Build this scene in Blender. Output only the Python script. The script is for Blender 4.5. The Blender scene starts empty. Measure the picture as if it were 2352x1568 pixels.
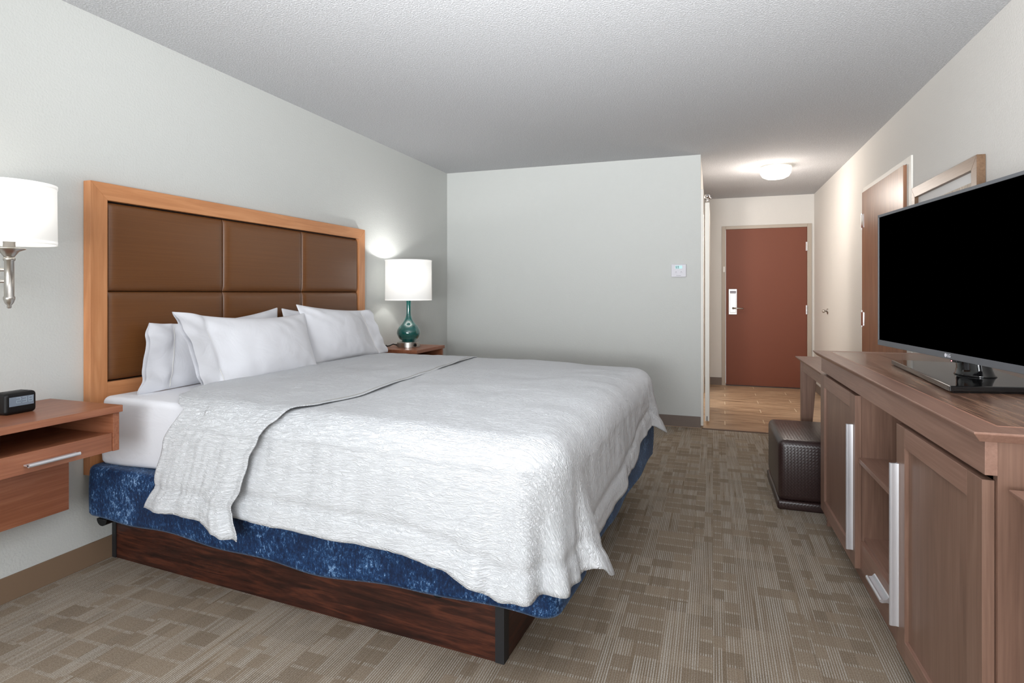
import bpy, bmesh, math, random
from mathutils import Vector, Matrix, noise
random.seed(4)
R = math.radians
C = bpy.context.scene.collection
scn = bpy.context.scene

# ---------------------------------------------------------------- camera
cam = bpy.data.cameras.new('camera'); co = bpy.data.objects.new('camera', cam); C.objects.link(co)
cam.sensor_width = 36; cam.lens = 36*1328/2352
cam.shift_y = (673-784)/2352
co.location = (0, 0, 1.203)
co.rotation_euler = (R(90), 0, math.atan(462/1328))
scn.camera = co
cam.clip_start = 0.02

# ---------------------------------------------------------------- light and exposure
scn.view_settings.view_transform = 'Standard'
scn.view_settings.look = 'None'
scn.view_settings.exposure = 0.3
scn.view_settings.gamma = 1
scn.view_settings.use_curve_mapping = False
w = bpy.data.worlds.new('sky'); scn.world = w; w.use_nodes = True
bg = w.node_tree.nodes['Background']; bg.inputs[0].default_value = (0.80, 0.90, 1.0, 1); bg.inputs[1].default_value = 1.6

def area(name, loc, rot, sx, sy, power, col):
    l = bpy.data.lights.new(name, 'AREA'); l.shape = 'RECTANGLE'; l.size = sx; l.size_y = sy
    l.energy = power; l.color = col
    o = bpy.data.objects.new(name, l); C.objects.link(o); o.location = loc; o.rotation_euler = rot
    return o
def point(name, loc, power, col, rad=0.03):
    l = bpy.data.lights.new(name, 'POINT'); l.energy = power; l.color = col; l.shadow_soft_size = rad
    o = bpy.data.objects.new(name, l); C.objects.link(o); o.location = loc
    return o
# daylight arriving through the big window in the wall behind the camera
area('window_daylight', (-0.42, -2.77, 1.35), (R(90), 0, 0), 2.8, 1.7, 112, (0.95, 0.975, 1.0))
# added fill light, unseen, aimed up to brighten the room like a bounced flash
fl_ = area('ceiling_fill', (-0.30, -0.6, 1.1), (R(128), 0, R(1)), 0.6, 0.4, 90, (0.97, 0.985, 1.0)); fl_.data.spread = R(100)

# ---------------------------------------------------------------- helpers
def lin(c):
    return tuple(((v/255)/12.92 if v/255 <= 0.04045 else ((v/255+0.055)/1.055)**2.4) for v in c) + (1,)

def mesh_from(bm, name):
    me = bpy.data.meshes.new(name); bm.normal_update(); bm.to_mesh(me); bm.free(); return me

def obj(name, bm, mat, parent=None, bevel=0, smooth=False, seg=2):
    me = mesh_from(bm, name)
    if mat: me.materials.append(mat)
    o = bpy.data.objects.new(name, me); C.objects.link(o)
    if parent: o.parent = parent
    if smooth:
        for p in me.polygons: p.use_smooth = True
    if bevel:
        m = o.modifiers.new('bevel', 'BEVEL'); m.width = bevel; m.segments = seg; m.limit_method = 'ANGLE'; m.angle_limit = R(40)
        for p in me.polygons: p.use_smooth = True
        m.harden_normals = True
    return o

def thing(name, label, cat, loc=(0, 0, 0), rz=0, group=None):
    o = bpy.data.objects.new(name, None); C.objects.link(o); o.empty_display_size = 0.1
    o.location = loc; o.rotation_euler = (0, 0, rz); o['label'] = label; o['category'] = cat
    if group: o['group'] = group
    return o
def tag(o, label, cat, group=None):
    o['label'] = label; o['category'] = cat
    if group: o['group'] = group
    return o
def struct(name, bm, mat, bevel=0):
    o = obj(name, bm, mat, bevel=bevel); o['kind'] = 'structure'; return o
def BM(): return bmesh.new()
def box(bm, x0, x1, y0, y1, z0, z1):
    vs = [bm.verts.new((x, y, z)) for z in (z0, z1) for x, y in ((x0, y0), (x1, y0), (x1, y1), (x0, y1))]
    for f in ((3, 2, 1, 0), (4, 5, 6, 7), (0, 1, 5, 4), (1, 2, 6, 5), (2, 3, 7, 6), (3, 0, 4, 7)):
        bm.faces.new([vs[i] for i in f])
    return bm
def bx(*a): return box(BM(), *a)
def prism(bm, pts, z0, z1):
    """vertical prism on a counter-clockwise outline"""
    a = [bm.verts.new((x, y, z0)) for x, y in pts]; b = [bm.verts.new((x, y, z1)) for x, y in pts]
    n = len(pts)
    bm.faces.new(list(reversed(a))); bm.faces.new(b)
    for i in range(n): bm.faces.new([a[i], a[(i+1) % n], b[(i+1) % n], b[i]])
    return bm
def extrude(bm, pts, f0, f1):
    """loft of a closed outline between two placing functions"""
    a = [bm.verts.new(f0(*p)) for p in pts]; b = [bm.verts.new(f1(*p)) for p in pts]
    n = len(pts)
    bm.faces.new(list(reversed(a))); bm.faces.new(b)
    for i in range(n): bm.faces.new([a[i], a[(i+1) % n], b[(i+1) % n], b[i]])
    bmesh.ops.recalc_face_normals(bm, faces=bm.faces)
    return bm
def lathe(bm, prof, n=48, c=(0, 0), closed=False):
    rings = []
    for r, z in prof:
        rings.append([bm.verts.new((c[0]+r*math.cos(2*math.pi*i/n), c[1]+r*math.sin(2*math.pi*i/n), z)) for i in range(n)])
    m = len(rings)
    for k in range(m if closed else m-1):
        A, B = rings[k], rings[(k+1) % m]
        for i in range(n): bm.faces.new([A[i], A[(i+1) % n], B[(i+1) % n], B[i]])
    if not closed:
        bm.faces.new(list(reversed(rings[0]))); bm.faces.new(rings[-1])
    bmesh.ops.recalc_face_normals(bm, faces=bm.faces)
    return bm
def tube(bm, pts, r, n=10):
    pts = [Vector(p) for p in pts]; rings = []
    for i, p in enumerate(pts):
        d = (pts[min(i+1, len(pts)-1)] - pts[max(i-1, 0)]).normalized()
        u = d.cross(Vector((0, 0, 1)))
        if u.length < 1e-3: u = d.cross(Vector((1, 0, 0)))
        u.normalize(); v = d.cross(u)
        rings.append([bm.verts.new(p + u*r*math.cos(2*math.pi*k/n) + v*r*math.sin(2*math.pi*k/n)) for k in range(n)])
    for A, B in zip(rings, rings[1:]):
        for k in range(n): bm.faces.new([A[k], A[(k+1) % n], B[(k+1) % n], B[k]])
    bm.faces.new(list(reversed(rings[0]))); bm.faces.new(rings[-1])
    bmesh.ops.recalc_face_normals(bm, faces=bm.faces)
    return bm
def interp(x, pts):
    if x <= pts[0][0]: return pts[0][1]
    for (a, b), (c, d) in zip(pts, pts[1:]):
        if x <= c:
            t = (x-a)/(c-a); t = t*t*(3-2*t); return b+(d-b)*t
    return pts[-1][1]

# ---------------------------------------------------------------- materials
class M:
    def __init__(s, name, rough=0.5, metal=0.0, spec=0.5, color=(0.5, 0.5, 0.5, 1)):
        s.m = bpy.data.materials.new(name); s.m.use_nodes = True; s.t = s.m.node_tree
        s.b = s.t.nodes['Principled BSDF']
        s.b.inputs['Roughness'].default_value = rough; s.b.inputs['Metallic'].default_value = metal
        s.b.inputs['Specular IOR Level'].default_value = spec; s.b.inputs['Base Color'].default_value = color
    def n(s, typ, **kw):
        nd = s.t.nodes.new(typ)
        for k, v in kw.items():
            if k in nd.inputs: nd.inputs[k].default_value = v
            else: setattr(nd, k, v)
        return nd
    def l(s, a, b): s.t.links.new(a, b)
    def coord(s, scale=(1, 1, 1), kind='Object', rot=(0, 0, 0)):
        tc = s.n('ShaderNodeTexCoord'); mp = s.n('ShaderNodeMapping')
        mp.inputs['Scale'].default_value = scale; mp.inputs['Rotation'].default_value = rot
        s.l(tc.outputs[kind], mp.inputs[0]); return mp.outputs[0]
    def noise(s, vec, scale, detail=3, rough=0.5, dist=0):
        nd = s.n('ShaderNodeTexNoise'); nd.inputs['Scale'].default_value = scale; nd.inputs['Detail'].default_value = detail
        nd.inputs['Roughness'].default_value = rough; nd.inputs['Distortion'].default_value = dist
        s.l(vec, nd.inputs['Vector']); return nd.outputs[0]
    def ramp(s, fac, stops, interp='LINEAR'):
        r = s.n('ShaderNodeValToRGB'); e = r.color_ramp.elements; r.color_ramp.interpolation = interp
        while len(e) < len(stops): e.new(0.5)
        for i, (p, c) in enumerate(stops):
            e[i].position = p; e[i].color = c if len(c) == 4 else lin(c)
        s.l(fac, r.inputs[0]); return r.outputs[0]
    def mix(s, fac, a, b, mode='MIX'):
        nd = s.n('ShaderNodeMix'); nd.data_type = 'RGBA'; nd.blend_type = mode
        for v, i in ((fac, 0), (a, 6), (b, 7)):
            if hasattr(v, 'is_output'): s.l(v, nd.inputs[i])
            else: nd.inputs[i].default_value = v
        return nd.outputs[2]
    def math(s, op, a, b=0.0, c=0.0):
        nd = s.n('ShaderNodeMath'); nd.operation = op
        for i, v in enumerate((a, b, c)):
            if hasattr(v, 'is_output'): s.l(v, nd.inputs[i])
            else: nd.inputs[i].default_value = v
        return nd.outputs[0]
    def bump(s, h, strength=0.3, dist=0.01, prev=None):
        nd = s.n('ShaderNodeBump'); nd.inputs['Strength'].default_value = strength; nd.inputs['Distance'].default_value = dist
        s.l(h, nd.inputs['Height'])
        if prev: s.l(prev, nd.inputs['Normal'])
        s.l(nd.outputs[0], s.b.inputs['Normal']); return nd.outputs[0]
    def col(s, c): s.l(c, s.b.inputs['Base Color'])

def wall_mat(name, rgb, sc=110, st=0.35):
    m = M(name, rough=0.75, spec=0.25, color=lin(rgb))
    v = m.coord()
    h = m.noise(v, sc, 3, 0.55)
    m.bump(h, st, 0.004)
    return m.m
m_wall = wall_mat('painted_wall', (203, 205, 202))
m_wall_lit = wall_mat('painted_wall_hall_lit', (216, 213, 208))  # hall light put into the colour: warmer and lighter than the other walls
m_white = M('white_trim', rough=0.45, color=lin((226, 223, 216))).m

def ceiling_mat():
    m = M('popcorn_ceiling', rough=0.9, spec=0.1, color=lin((214, 213, 212)))
    v = m.coord()
    a = m.noise(v, 125, 2, 0.6); b = m.noise(v, 45, 2, 0.5)
    a = m.ramp(a, [(0.42, (0, 0, 0, 1)), (0.68, (1, 1, 1, 1))])
    h = m.math('ADD', a, m.math('MULTIPLY', b, 0.4))
    m.col(m.ramp(a, [(0, (182, 183, 185)), (1, (206, 207, 210))]))
    m.bump(h, 0.45, 0.005)
    return m.m
m_ceil = ceiling_mat()

def wood(name, dark, mid, light, axis='y', scale=1.0, rough=0.42, contrast=1.0, spec=0.5, fine=0.4, dist=1.2, det=4):
    m = M(name, rough=rough, spec=spec)
    g_ = 0.55 if dist == 1.0 else 1.2
    k = {'x': (g_, 14, 14), 'y': (14, g_, 14), 'z': (14, 14, g_)}[axis]
    v = m.coord(tuple(q*scale for q in k))
    a = m.noise(v, 1.6, det, 0.55, dist)
    k2 = {'x': (4, 160, 160), 'y': (160, 4, 160), 'z': (160, 160, 4)}[axis]
    v2 = m.coord(tuple(q*scale for q in k2))
    f = m.noise(v2, 1.0, 2, 0.6)
    s = m.math('ADD', m.math('MULTIPLY', a, 1-fine), m.math('MULTIPLY', f, fine))
    w_ = 0.17/contrast
    m.col(m.ramp(s, [(0.5-w_, dark), (0.5, mid), (0.5+w_, light)]))
    m.bump(f, 0.05, 0.001)
    return m.m
m_maple = wood('honey_maple_z', (184, 122, 78), (200, 138, 92), (212, 152, 106), 'z', 1, 0.4, 0.8, fine=0.2)
m_maple_y = wood('honey_maple_y', (184, 122, 78), (200, 138, 92), (212, 152, 106), 'y', 1, 0.4, 0.8, fine=0.2)
m_cherry = wood('cherry_laminate', (124, 74, 51), (148, 92, 65), (166, 110, 81), 'y', 1, 0.34, 0.9)
m_cherry_x = wood('cherry_laminate_x', (124, 74, 51), (148, 92, 65), (166, 110, 81), 'x', 1, 0.34, 0.9)
m_dres = wood('brown_maple_y', (126, 94, 80), (141, 108, 93), (156, 122, 106), 'y', 1, 0.36, 0.8, fine=0.45)
m_dres_z = wood('brown_maple_z', (112, 84, 70), (128, 98, 83), (144, 114, 98), 'z', 1, 0.36, 0.8, fine=0.45)
m_dres_edge = wood('brown_maple_edge', (160, 116, 98), (172, 127, 108), (184, 140, 121), 'z', 1, 0.33, 0.7, fine=0.2)
m_top = wood('walnut_laminate_top', (84, 58, 46), (122, 90, 73), (150, 118, 98), 'y', 1.3, 0.25, 1.5, fine=0.4)
m_rose = wood('rosewood_laminate', (32, 14, 10), (56, 27, 19), (88, 46, 31), 'x', 1.9, 0.38, 1.3, fine=0.25, dist=1.0, det=5)
m_rose_y = wood('rosewood_laminate_end', (36, 16, 10), (62, 30, 20), (88, 46, 32), 'y', 1.9, 0.38, 1.3, fine=0.25, dist=1.0, det=5)
m_doorwood = wood('oak_veneer_door', (126, 86, 62), (146, 103, 77), (164, 122, 95), 'z', 0.9, 0.3, 1.1, fine=0.5)
m_frame = wood('bronze_picture_moulding', (92, 68, 50), (112, 86, 64), (130, 102, 78), 'y', 1, 0.35, 0.8)

def carpet():
    m = M('patterned_carpet', rough=0.95, spec=0.05)
    tc = m.n('ShaderNodeTexCoord'); sp = m.n('ShaderNodeSeparateXYZ'); m.l(tc.outputs['Object'], sp.inputs[0])
    x, y = sp.outputs[0], sp.outputs[1]
    def wn(*ins):
        cb = m.n('ShaderNodeCombineXYZ')
        for i, v in enumerate(ins):
            if hasattr(v, 'is_output'): m.l(v, cb.inputs[i])
            else: cb.inputs[i].default_value = v
        nd = m.n('ShaderNodeTexWhiteNoise'); nd.noise_dimensions = '3D'; m.l(cb.outputs[0], nd.inputs[0]); return nd.outputs[0]
    fl = lambda v: m.math('FLOOR', v)
    # bands of columns, each broken into runs along the room
    cx = fl(m.math('MULTIPLY', m.math('ADD', x, m.math('MULTIPLY', m.math('SINE', m.math('MULTIPLY', x, 17.0)), 0.025)), 17.0))
    off = m.math('MULTIPLY', wn(cx, 3.3, 0.0), 7.0)
    run = fl(m.math('ADD', m.math('MULTIPLY', y, 0.95), off))
    dens = m.math('MULTIPLY', m.math('GREATER_THAN', wn(cx, run, 1.0), 0.46), 0.66)
    # rows of ~8 cm; a cell is either a plain block or left to the stripes, which also show as dashes between rows
    ry = m.math('ADD', m.math('MULTIPLY', y, 12.0), m.math('MULTIPLY', wn(fl(m.math('MULTIPLY', x, 3.1)), 8.0, 0.0), 3.0))
    fr = m.math('FRACT', ry); row = fl(ry)
    inside = m.math('GREATER_THAN', fr, 0.17)
    block = m.math('MULTIPLY', m.math('LESS_THAN', wn(cx, row, 21.0), m.math('ADD', dens, 0.07)), inside)
    bval = wn(cx, row, 5.0)
    # fine lengthwise stripes
    st = m.math('SINE', m.math('MULTIPLY', x, 2*math.pi/0.0082))
    stn = m.noise(m.coord((70, 1.8, 1)), 1.0, 2)
    stripe = m.math('GREATER_THAN', m.math('ADD', st, m.math('MULTIPLY', m.math('SUBTRACT', stn, 0.5), 4.0)), 0.30)
    thread = m.noise(m.coord((300, 190, 1)), 1.0, 4, 0.8)
    mask = m.math('MULTIPLY', stripe, m.math('SUBTRACT', 1.0, m.math('MULTIPLY', block, 0.78)))
    mask = m.math('MINIMUM', m.math('MULTIPLY', mask, m.math('ADD', 0.05, m.math('MULTIPLY', thread, 1.4))), 1.0)
    dark = m.ramp(bval, [(0, (116, 101, 85)), (0.5, (132, 116, 99)), (1, (148, 132, 114))])
    dark = m.mix(m.math('MULTIPLY', m.math('SUBTRACT', thread, 0.25), 1.0), dark, lin((178, 163, 142)), 'MIX')
    c = m.mix(mask, dark, lin((196, 190, 180)))
    c = m.mix(m.math('MULTIPLY', m.ramp(thread, [(0.35, (1, 1, 1, 1)), (0.55, (0, 0, 0, 1))]), 0.45), c, lin((84, 68, 54)))
    m.col(c)
    m.bump(thread, 0.5, 0.006)
    return m.m
m_carpet = carpet()

def planks():
    m = M('wood_look_tile', rough=0.35, spec=0.5)
    tc = m.n('ShaderNodeTexCoord'); sp = m.n('ShaderNodeSeparateXYZ'); m.l(tc.outputs['Object'], sp.inputs[0])
    x, y = sp.outputs[0], sp.outputs[1]
    ry = m.math('DIVIDE', m.math('ADD', y, 0.06), 0.172); row = m.math('FLOOR', ry); fy = m.math('FRACT', ry)
    px = m.math('DIVIDE', m.math('SUBTRACT', x, m.math('MULTIPLY', row, 0.343)), 1.02)
    pc = m.math('FLOOR', px); fx = m.math('FRACT', px)
    j1 = m.math('LESS_THAN', fy, 0.035); j2 = m.math('LESS_THAN', fx, 0.008)
    cb = m.n('ShaderNodeCombineXYZ'); m.l(row, cb.inputs[0]); m.l(pc, cb.inputs[1])
    wn = m.n('ShaderNodeTexWhiteNoise'); m.l(cb.outputs[0], wn.inputs[0])
    mp = m.n('ShaderNodeCombineXYZ'); m.l(m.math('ADD', m.math('MULTIPLY', x, 1.5), m.math('MULTIPLY', wn.outputs[0], 40)), mp.inputs[0])
    m.l(m.math('MULTIPLY', y, 26), mp.inputs[1])
    g = m.noise(mp.outputs[0], 1.3, 4, 0.6, 0.6)
    c = m.ramp(g, [(0.33, (98, 74, 56)), (0.43, (168, 138, 108)), (0.52, (206, 178, 148)), (0.60, (176, 146, 116)), (0.66, (118, 92, 70))])
    c = m.mix(m.math('MULTIPLY', wn.outputs[0], 0.25), c, lin((126, 98, 74)))
    c = m.mix(m.math('MULTIPLY', j1, 0.55), c, lin((110, 84, 62)))
    c = m.mix(j2, c, lin((222, 206, 180)))
    m.col(c); return m.m
m_planks = planks()

def crinkle():
    m = M('white_matelasse', rough=0.6, spec=0.3, color=lin((214, 216, 219)))
    v = m.coord((22, 85, 1), 'UV')
    a = m.noise(v, 1.0, 2.5, 0.55, 1.6)
    a = m.math('ABSOLUTE', m.math('SUBTRACT', a, 0.5))
    a = m.math('POWER', m.math('MINIMUM', m.math('MULTIPLY', a, 5), 1.0), 0.7)
    v2 = m.coord((5, 9, 1), 'UV'); b = m.noise(v2, 1.0, 3, 0.5, 0.5)
    h = m.math('ADD', m.math('MULTIPLY', a, 0.55), m.math('MULTIPLY', b, 1.2))
    g = m.n('ShaderNodeNewGeometry'); sp = m.n('ShaderNodeSeparateXYZ'); m.l(g.outputs['True Normal'], sp.inputs[0])
    # bump exaggerated on top and foot, standing in for relief the overhead light flattens
    k = m.math('MAXIMUM', m.math('ABSOLUTE', sp.outputs[2]), m.math('ABSOLUTE', sp.outputs[0]))
    h = m.math('MULTIPLY', h, m.math('ADD', 0.42, m.math('MULTIPLY', k, 0.9)))
    m.bump(h, 0.7, 0.010)
    return m.m
m_crinkle = crinkle()
def cotton():
    m = M('white_percale', rough=0.7, spec=0.2, color=lin((226, 227, 232)))
    v = m.coord((1, 1, 1))
    a = m.noise(v, 6, 3, 0.5, 1.5)
    a = m.math('ABSOLUTE', m.math('SUBTRACT', a, 0.5)); a = m.math('MINIMUM', m.math('MULTIPLY', a, 6), 1.0)
    m.bump(a, 0.12, 0.006)
    m.b.inputs['Sheen Weight'].default_value = 0.1
    return m.m
m_cotton = cotton()
def velvet():
    m = M('crushed_blue_velvet', rough=0.62, spec=0.3)
    v = m.coord((1, 1, 1))
    a = m.noise(m.coord((1, 1, 0.6)), 105, 4, 0.85, 0.3); b = m.noise(v, 9, 3, 0.6)
    s = m.math('ADD', m.math('MULTIPLY', a, 0.7), m.math('MULTIPLY', b, 0.3))
    c = m.ramp(s, [(0.42, (8, 28, 60)), (0.54, (20, 54, 96)), (0.585, (62, 102, 146)), (0.64, (150, 178, 212))])  # pale stops paint the pile's sparkle into the colour
    m.col(c); m.b.inputs['Sheen Weight'].default_value = 0.18; m.b.inputs['Sheen Tint'].default_value = (0.5, 0.7, 1, 1)
    m.b.inputs['Sheen Roughness'].default_value = 0.4
    m.bump(a, 0.35, 0.006)
    return m.m
m_velvet = velvet()
def leather():
    m = M('brown_metallic_leather', rough=0.34, spec=0.5)
    v = m.coord((40, 1.5, 260)); a = m.noise(v, 1.0, 2)
    m.col(m.ramp(a, [(0.35, (106, 66, 34)), (0.65, (112, 71, 38))]))
    m.bump(a, 0.05, 0.001)
    return m.m
m_leather = leather()
def weave():
    m = M('woven_brown_vinyl', rough=0.32, spec=0.6)
    tc = m.n('ShaderNodeTexCoord'); sp = m.n('ShaderNodeSeparateXYZ'); m.l(tc.outputs['UV'], sp.inputs[0])
    u = m.math('MULTIPLY', sp.outputs[0], 84.0); w_ = m.math('MULTIPLY', sp.outputs[1], 84.0)
    par = m.math('MODULO', m.math('ADD', m.math('FLOOR', u), m.math('FLOOR', w_)), 2.0)
    hu = m.math('ABSOLUTE', m.math('SINE', m.math('MULTIPLY', u, math.pi)))
    hv = m.math('ABSOLUTE', m.math('SINE', m.math('MULTIPLY', w_, math.pi)))
    h = m.math('ADD', m.math('MULTIPLY', m.math('ABSOLUTE', par), hu), m.math('MULTIPLY', m.math('SUBTRACT', 1.0, m.math('ABSOLUTE', par)), hv))
    m.col(m.ramp(h, [(0.0, (30, 18, 18)), (0.7, (50, 33, 31))]))
    m.bump(h, 0.28, 0.0012)
    return m.m
m_weave = weave()
m_nickel = M('brushed_nickel', rough=0.3, metal=1, color=lin((190, 186, 180))).m
m_chrome = M('polished_chrome', rough=0.12, metal=1, color=lin((225, 225, 228))).m
m_alu = M('satin_aluminium', rough=0.42, metal=0.75, color=lin((222, 222, 226))).m
m_steel_dark = M('dark_metal', rough=0.5, metal=0.5, color=lin((52, 52, 54))).m
m_black = M('black_plastic', rough=0.45, spec=0.3, color=lin((12, 12, 13))).m
m_gloss = M('gloss_black', rough=0.06, spec=0.6, color=lin((16, 16, 17))).m
m_screen = M('tv_screen', rough=0.5, spec=0.0, color=(0, 0, 0, 1)).m
m_bezel = M('grey_bezel', rough=0.4, metal=0.3, color=lin((98, 100, 104))).m
m_teal = M('teal_glass', rough=0.05, spec=0.7, color=lin((14, 84, 80)))
m_teal.b.inputs['Coat Weight'].default_value = 1; m_teal = m_teal.m
m_base = wall_mat('brown_rubber_base', (128, 106, 86), 4, 0.02)
m_base2 = wall_mat('taupe_rubber_base', (124, 112, 104), 4, 0.02)
m_taupe = M('taupe_metal_frame', rough=0.5, color=lin((176, 164, 150))).m
m_reddoor = M('rust_red_door', rough=0.55, spec=0.3, color=lin((120, 68, 49))).m
m_plate = M('satin_steel_plate', rough=0.35, metal=0.5, color=lin((196, 193, 190))).m
m_lightplastic = M('pale_plastic', rough=0.45, color=lin((204, 203, 210))).m
m_lcd = M('teal_lcd', rough=0.3, color=lin((122, 182, 182)))
m_lcd.b.inputs['Emission Color'].default_value = lin((110, 180, 185)); m_lcd.b.inputs['Emission Strength'].default_value = 0.15; m_lcd = m_lcd.m
m_lcd2 = M('grey_lcd', rough=0.25, color=lin((118, 130, 144))).m
m_digit = M('pale_digit', rough=0.4, color=lin((150, 168, 180))).m
m_ink = M('dark_ink', rough=0.5, color=lin((52, 84, 96))).m
m_mark = M('grey_print', rough=0.5, color=lin((150, 148, 158))).m
m_mat = M('white_mat_board', rough=0.8, color=lin((232, 230, 228))).m
def art():
    m = M('beige_bark_print', rough=0.5)
    v = m.coord((1, 7, 1.5), rot=(R(35), 0, 0)); a = m.noise(v, 6, 6, 0.6, 1.0)
    m.col(m.ramp(a, [(0.3, (132, 116, 100)), (0.5, (172, 156, 138)), (0.7, (202, 188, 172))])); return m.m
m_art = art()
def shade_mat(name, col, emis):
    m = bpy.data.materials.new(name); m.use_nodes = True; t = m.node_tree; b = t.nodes['Principled BSDF']
    b.inputs['Base Color'].default_value = lin((238, 238, 236)); b.inputs['Roughness'].default_value = 0.9
    b.inputs['Emission Color'].default_value = col; b.inputs['Emission Strength'].default_value = emis
    tr = t.nodes.new('ShaderNodeBsdfTranslucent'); tr.inputs[0].default_value = lin((245, 243, 238))
    mx = t.nodes.new('ShaderNodeMixShader'); mx.inputs[0].default_value = 0.12
    t.links.new(b.outputs[0], mx.inputs[1]); t.links.new(tr.outputs[0], mx.inputs[2])
    t.links.new(mx.outputs[0], t.nodes['Material Output'].inputs[0])
    return m
m_shade = shade_mat('lit_linen_shade', (1, 0.98, 0.95, 1), 0.30)
def emit(name, col, s):
    m = M(name, color=(1, 1, 1, 1)); m.b.inputs['Emission Color'].default_value = col; m.b.inputs['Emission Strength'].default_value = s; return m.m
m_bulb = emit('lit_bulb', (1, 0.93, 0.82, 1), 6)
m_glow = emit('lit_opal_glass', (1, 0.86, 0.66, 1), 1.25)
m_red = emit('red_led', (1, 0.02, 0.04, 1), 2)

# ---------------------------------------------------------------- room shell
XL, XR, YF, YB, YE, ZC, XH = -2.60, 1.19, 5.43, -2.60, 8.05, 2.44, -0.105
struct('floor', bx(XL-0.15, XR+0.15, YB-0.15, YF-0.02, -0.1, 0), m_carpet)
struct('floor_hallway', bx(-1.2, XR+0.15, YF-0.02, YE+0.15, -0.1, 0.002), m_planks)
struct('trim_1', bx(XH+0.01, XR, YF-0.045, YF-0.015, 0, 0.006), M('brown_threshold', rough=0.5, color=lin((96, 74, 60))).m)
struct('ceiling', bx(XL-0.15, XR+0.15, YB-0.15, YE+0.15, ZC, ZC+0.1), m_ceil)
struct('wall_left', bx(XL-0.15, XL, YB-0.15, YF+0.12, 0, ZC), m_wall)
# right wall with the connecting door set in it
struct('wall_right', bx(XR, XR+0.15, YB-0.15, YE+0.15, 0, ZC), m_wall_lit)
struct('wall_far', bx(XL, XH, YF, YF+0.12, 0, ZC), m_wall)
# hallway left side: closet opening with header
hb = BM(); box(hb, XH-0.1, XH, 5.55, 7.35, 2.15, ZC); box(hb, XH-0.1, XH, 7.35, YE, 0, ZC)
struct('wall_hallway', hb, m_wall_lit)
cb = BM(); box(cb, -1.2, -1.1, YF+0.12, YE, 0, ZC); box(cb, -1.1, XH-0.1, 7.35, 7.45, 0, ZC)
struct('wall_closet', cb, m_wall_lit)
struct('wall_entry', (lambda b: (box(b, XH, 0.106, YE, YE+0.15, 0, ZC), box(b, 1.162, XR, YE, YE+0.15, 0, ZC), box(b, 0.106, 1.162, YE, YE+0.15, 2.075, ZC), b)[3])(BM()), m_wall_lit)
wb = BM()
box(wb, XL, -1.95, YB-0.15, YB, 0, ZC); box(wb, 1.05, XR, YB-0.15, YB, 0, ZC)
box(wb, -1.95, 1.05, YB-0.15, YB, 0, 0.5); box(wb, -1.95, 1.05, YB-0.15, YB, 2.2, ZC)
struct('wall_back', wb, m_wall)
fb = BM()
for x0, x1 in ((-1.95, -1.9), (-0.48, -0.42), (1.0, 1.05)): box(fb, x0, x1, YB-0.1, YB-0.04, 0.5, 2.2)
box(fb, -1.95, 1.05, YB-0.1, YB-0.04, 0.5, 0.55); box(fb, -1.95, 1.05, YB-0.1, YB-0.04, 2.15, 2.2)
struct('window_1', fb, m_white)
# baseboards
struct('baseboard_left', bx(XL, XL+0.008, YB, YF, 0, 0.1), m_base, 0.002)
struct('baseboard_far', bx(XL, XH, YF-0.008, YF, 0, 0.1), m_base2, 0.002)
struct('baseboard_entry', bx(XH, 0.106, YE-0.008, YE, 0, 0.1), m_base2, 0.002)
struct('baseboard_right', bx(XR-0.008, XR, YB, YE, 0, 0.1), m_base2, 0.002)
# white corner trim at the closet opening
tb = BM(); box(tb, XH, XH+0.022, YF+0.0, YF+0.12, 0.02, 2.13)
struct('trim_2', tb, m_white, 0.003)
# sliding closet door edge, parked at the corner
cd = thing('closet_door', 'white closet door seen edge-on at the corner of the far wall and hallway', 'door', (-0.07, 5.57, 0.02))
obj('door_leaf', bx(0, 0.038, 0, 0.85, 0.015, 2.01), m_white, cd, 0.003)
obj('guide_slot', bx(0.014, 0.02, -0.004, 0.01, 0.016, 0.06), m_black, cd)
hg = BM(); tube(hg, [(0.02, 0.01, 2.01), (0.02, 0.01, 2.06)], 0.006); lathe(hg, [(0.001, 2.045), (0.022, 2.05), (0.026, 2.065), (0.022, 2.08), (0.001, 2.085)], 16, (0.018, 0.0))
tube(hg, [(0.012, 0.02, 2.07), (0.046, 0.02, 2.045)], 0.011)
obj('top_roller', hg, m_chrome, cd, smooth=True)

# entry door (door_1) with frame
dr = thing('door_1', '', 'door', (0, YE, 0)); del dr['label'], dr['category']; dr['kind'] = 'structure'
obj('light_stop_strip', bx(0.156, 1.112, -0.005, 0.14, 0, 0.012), m_steel_dark, dr)  # dark strip added to block sky light leaking under the leaf
fr = BM()
box(fr, 0.106, 0.156, -0.012, 0.14, 0, 2.075); box(fr, 1.112, 1.162, -0.012, 0.14, 0, 2.075); box(fr, 0.156, 1.112, -0.012, 0.14, 2.033, 2.075)
obj('door_frame', fr, m_taupe, dr, 0.003)
obj('door_leaf', bx(0.158, 1.11, 0.0, 0.045, 0.012, 2.031), m_reddoor, dr)
for z in (1.79, 0.995, 0.22):
    h = BM(); tube(h, [(1.113, -0.008, z-0.055), (1.113, -0.008, z+0.055)], 0.009); box(h, 1.095, 1.13, -0.004, 0.0, z-0.055, z+0.055)
    obj('hinge', h, m_chrome, dr)
lk = obj('lock_plate', bx(0.19, 0.292, -0.018, 0.0, 0.925, 1.257), m_plate, dr, 0.004)
obj('card_slot', bx(0.205, 0.281, -0.022, -0.017, 1.2, 1.232), m_mark, lk, 0.001)
obj('inner_plate', bx(0.205, 0.281, -0.025, -0.017, 0.95, 1.195), m_plate, lk, 0.004)
obj('thumb_turn', bx(0.24, 0.25, -0.04, -0.024, 1.06, 1.09), m_nickel, lk, 0.003)
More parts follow.
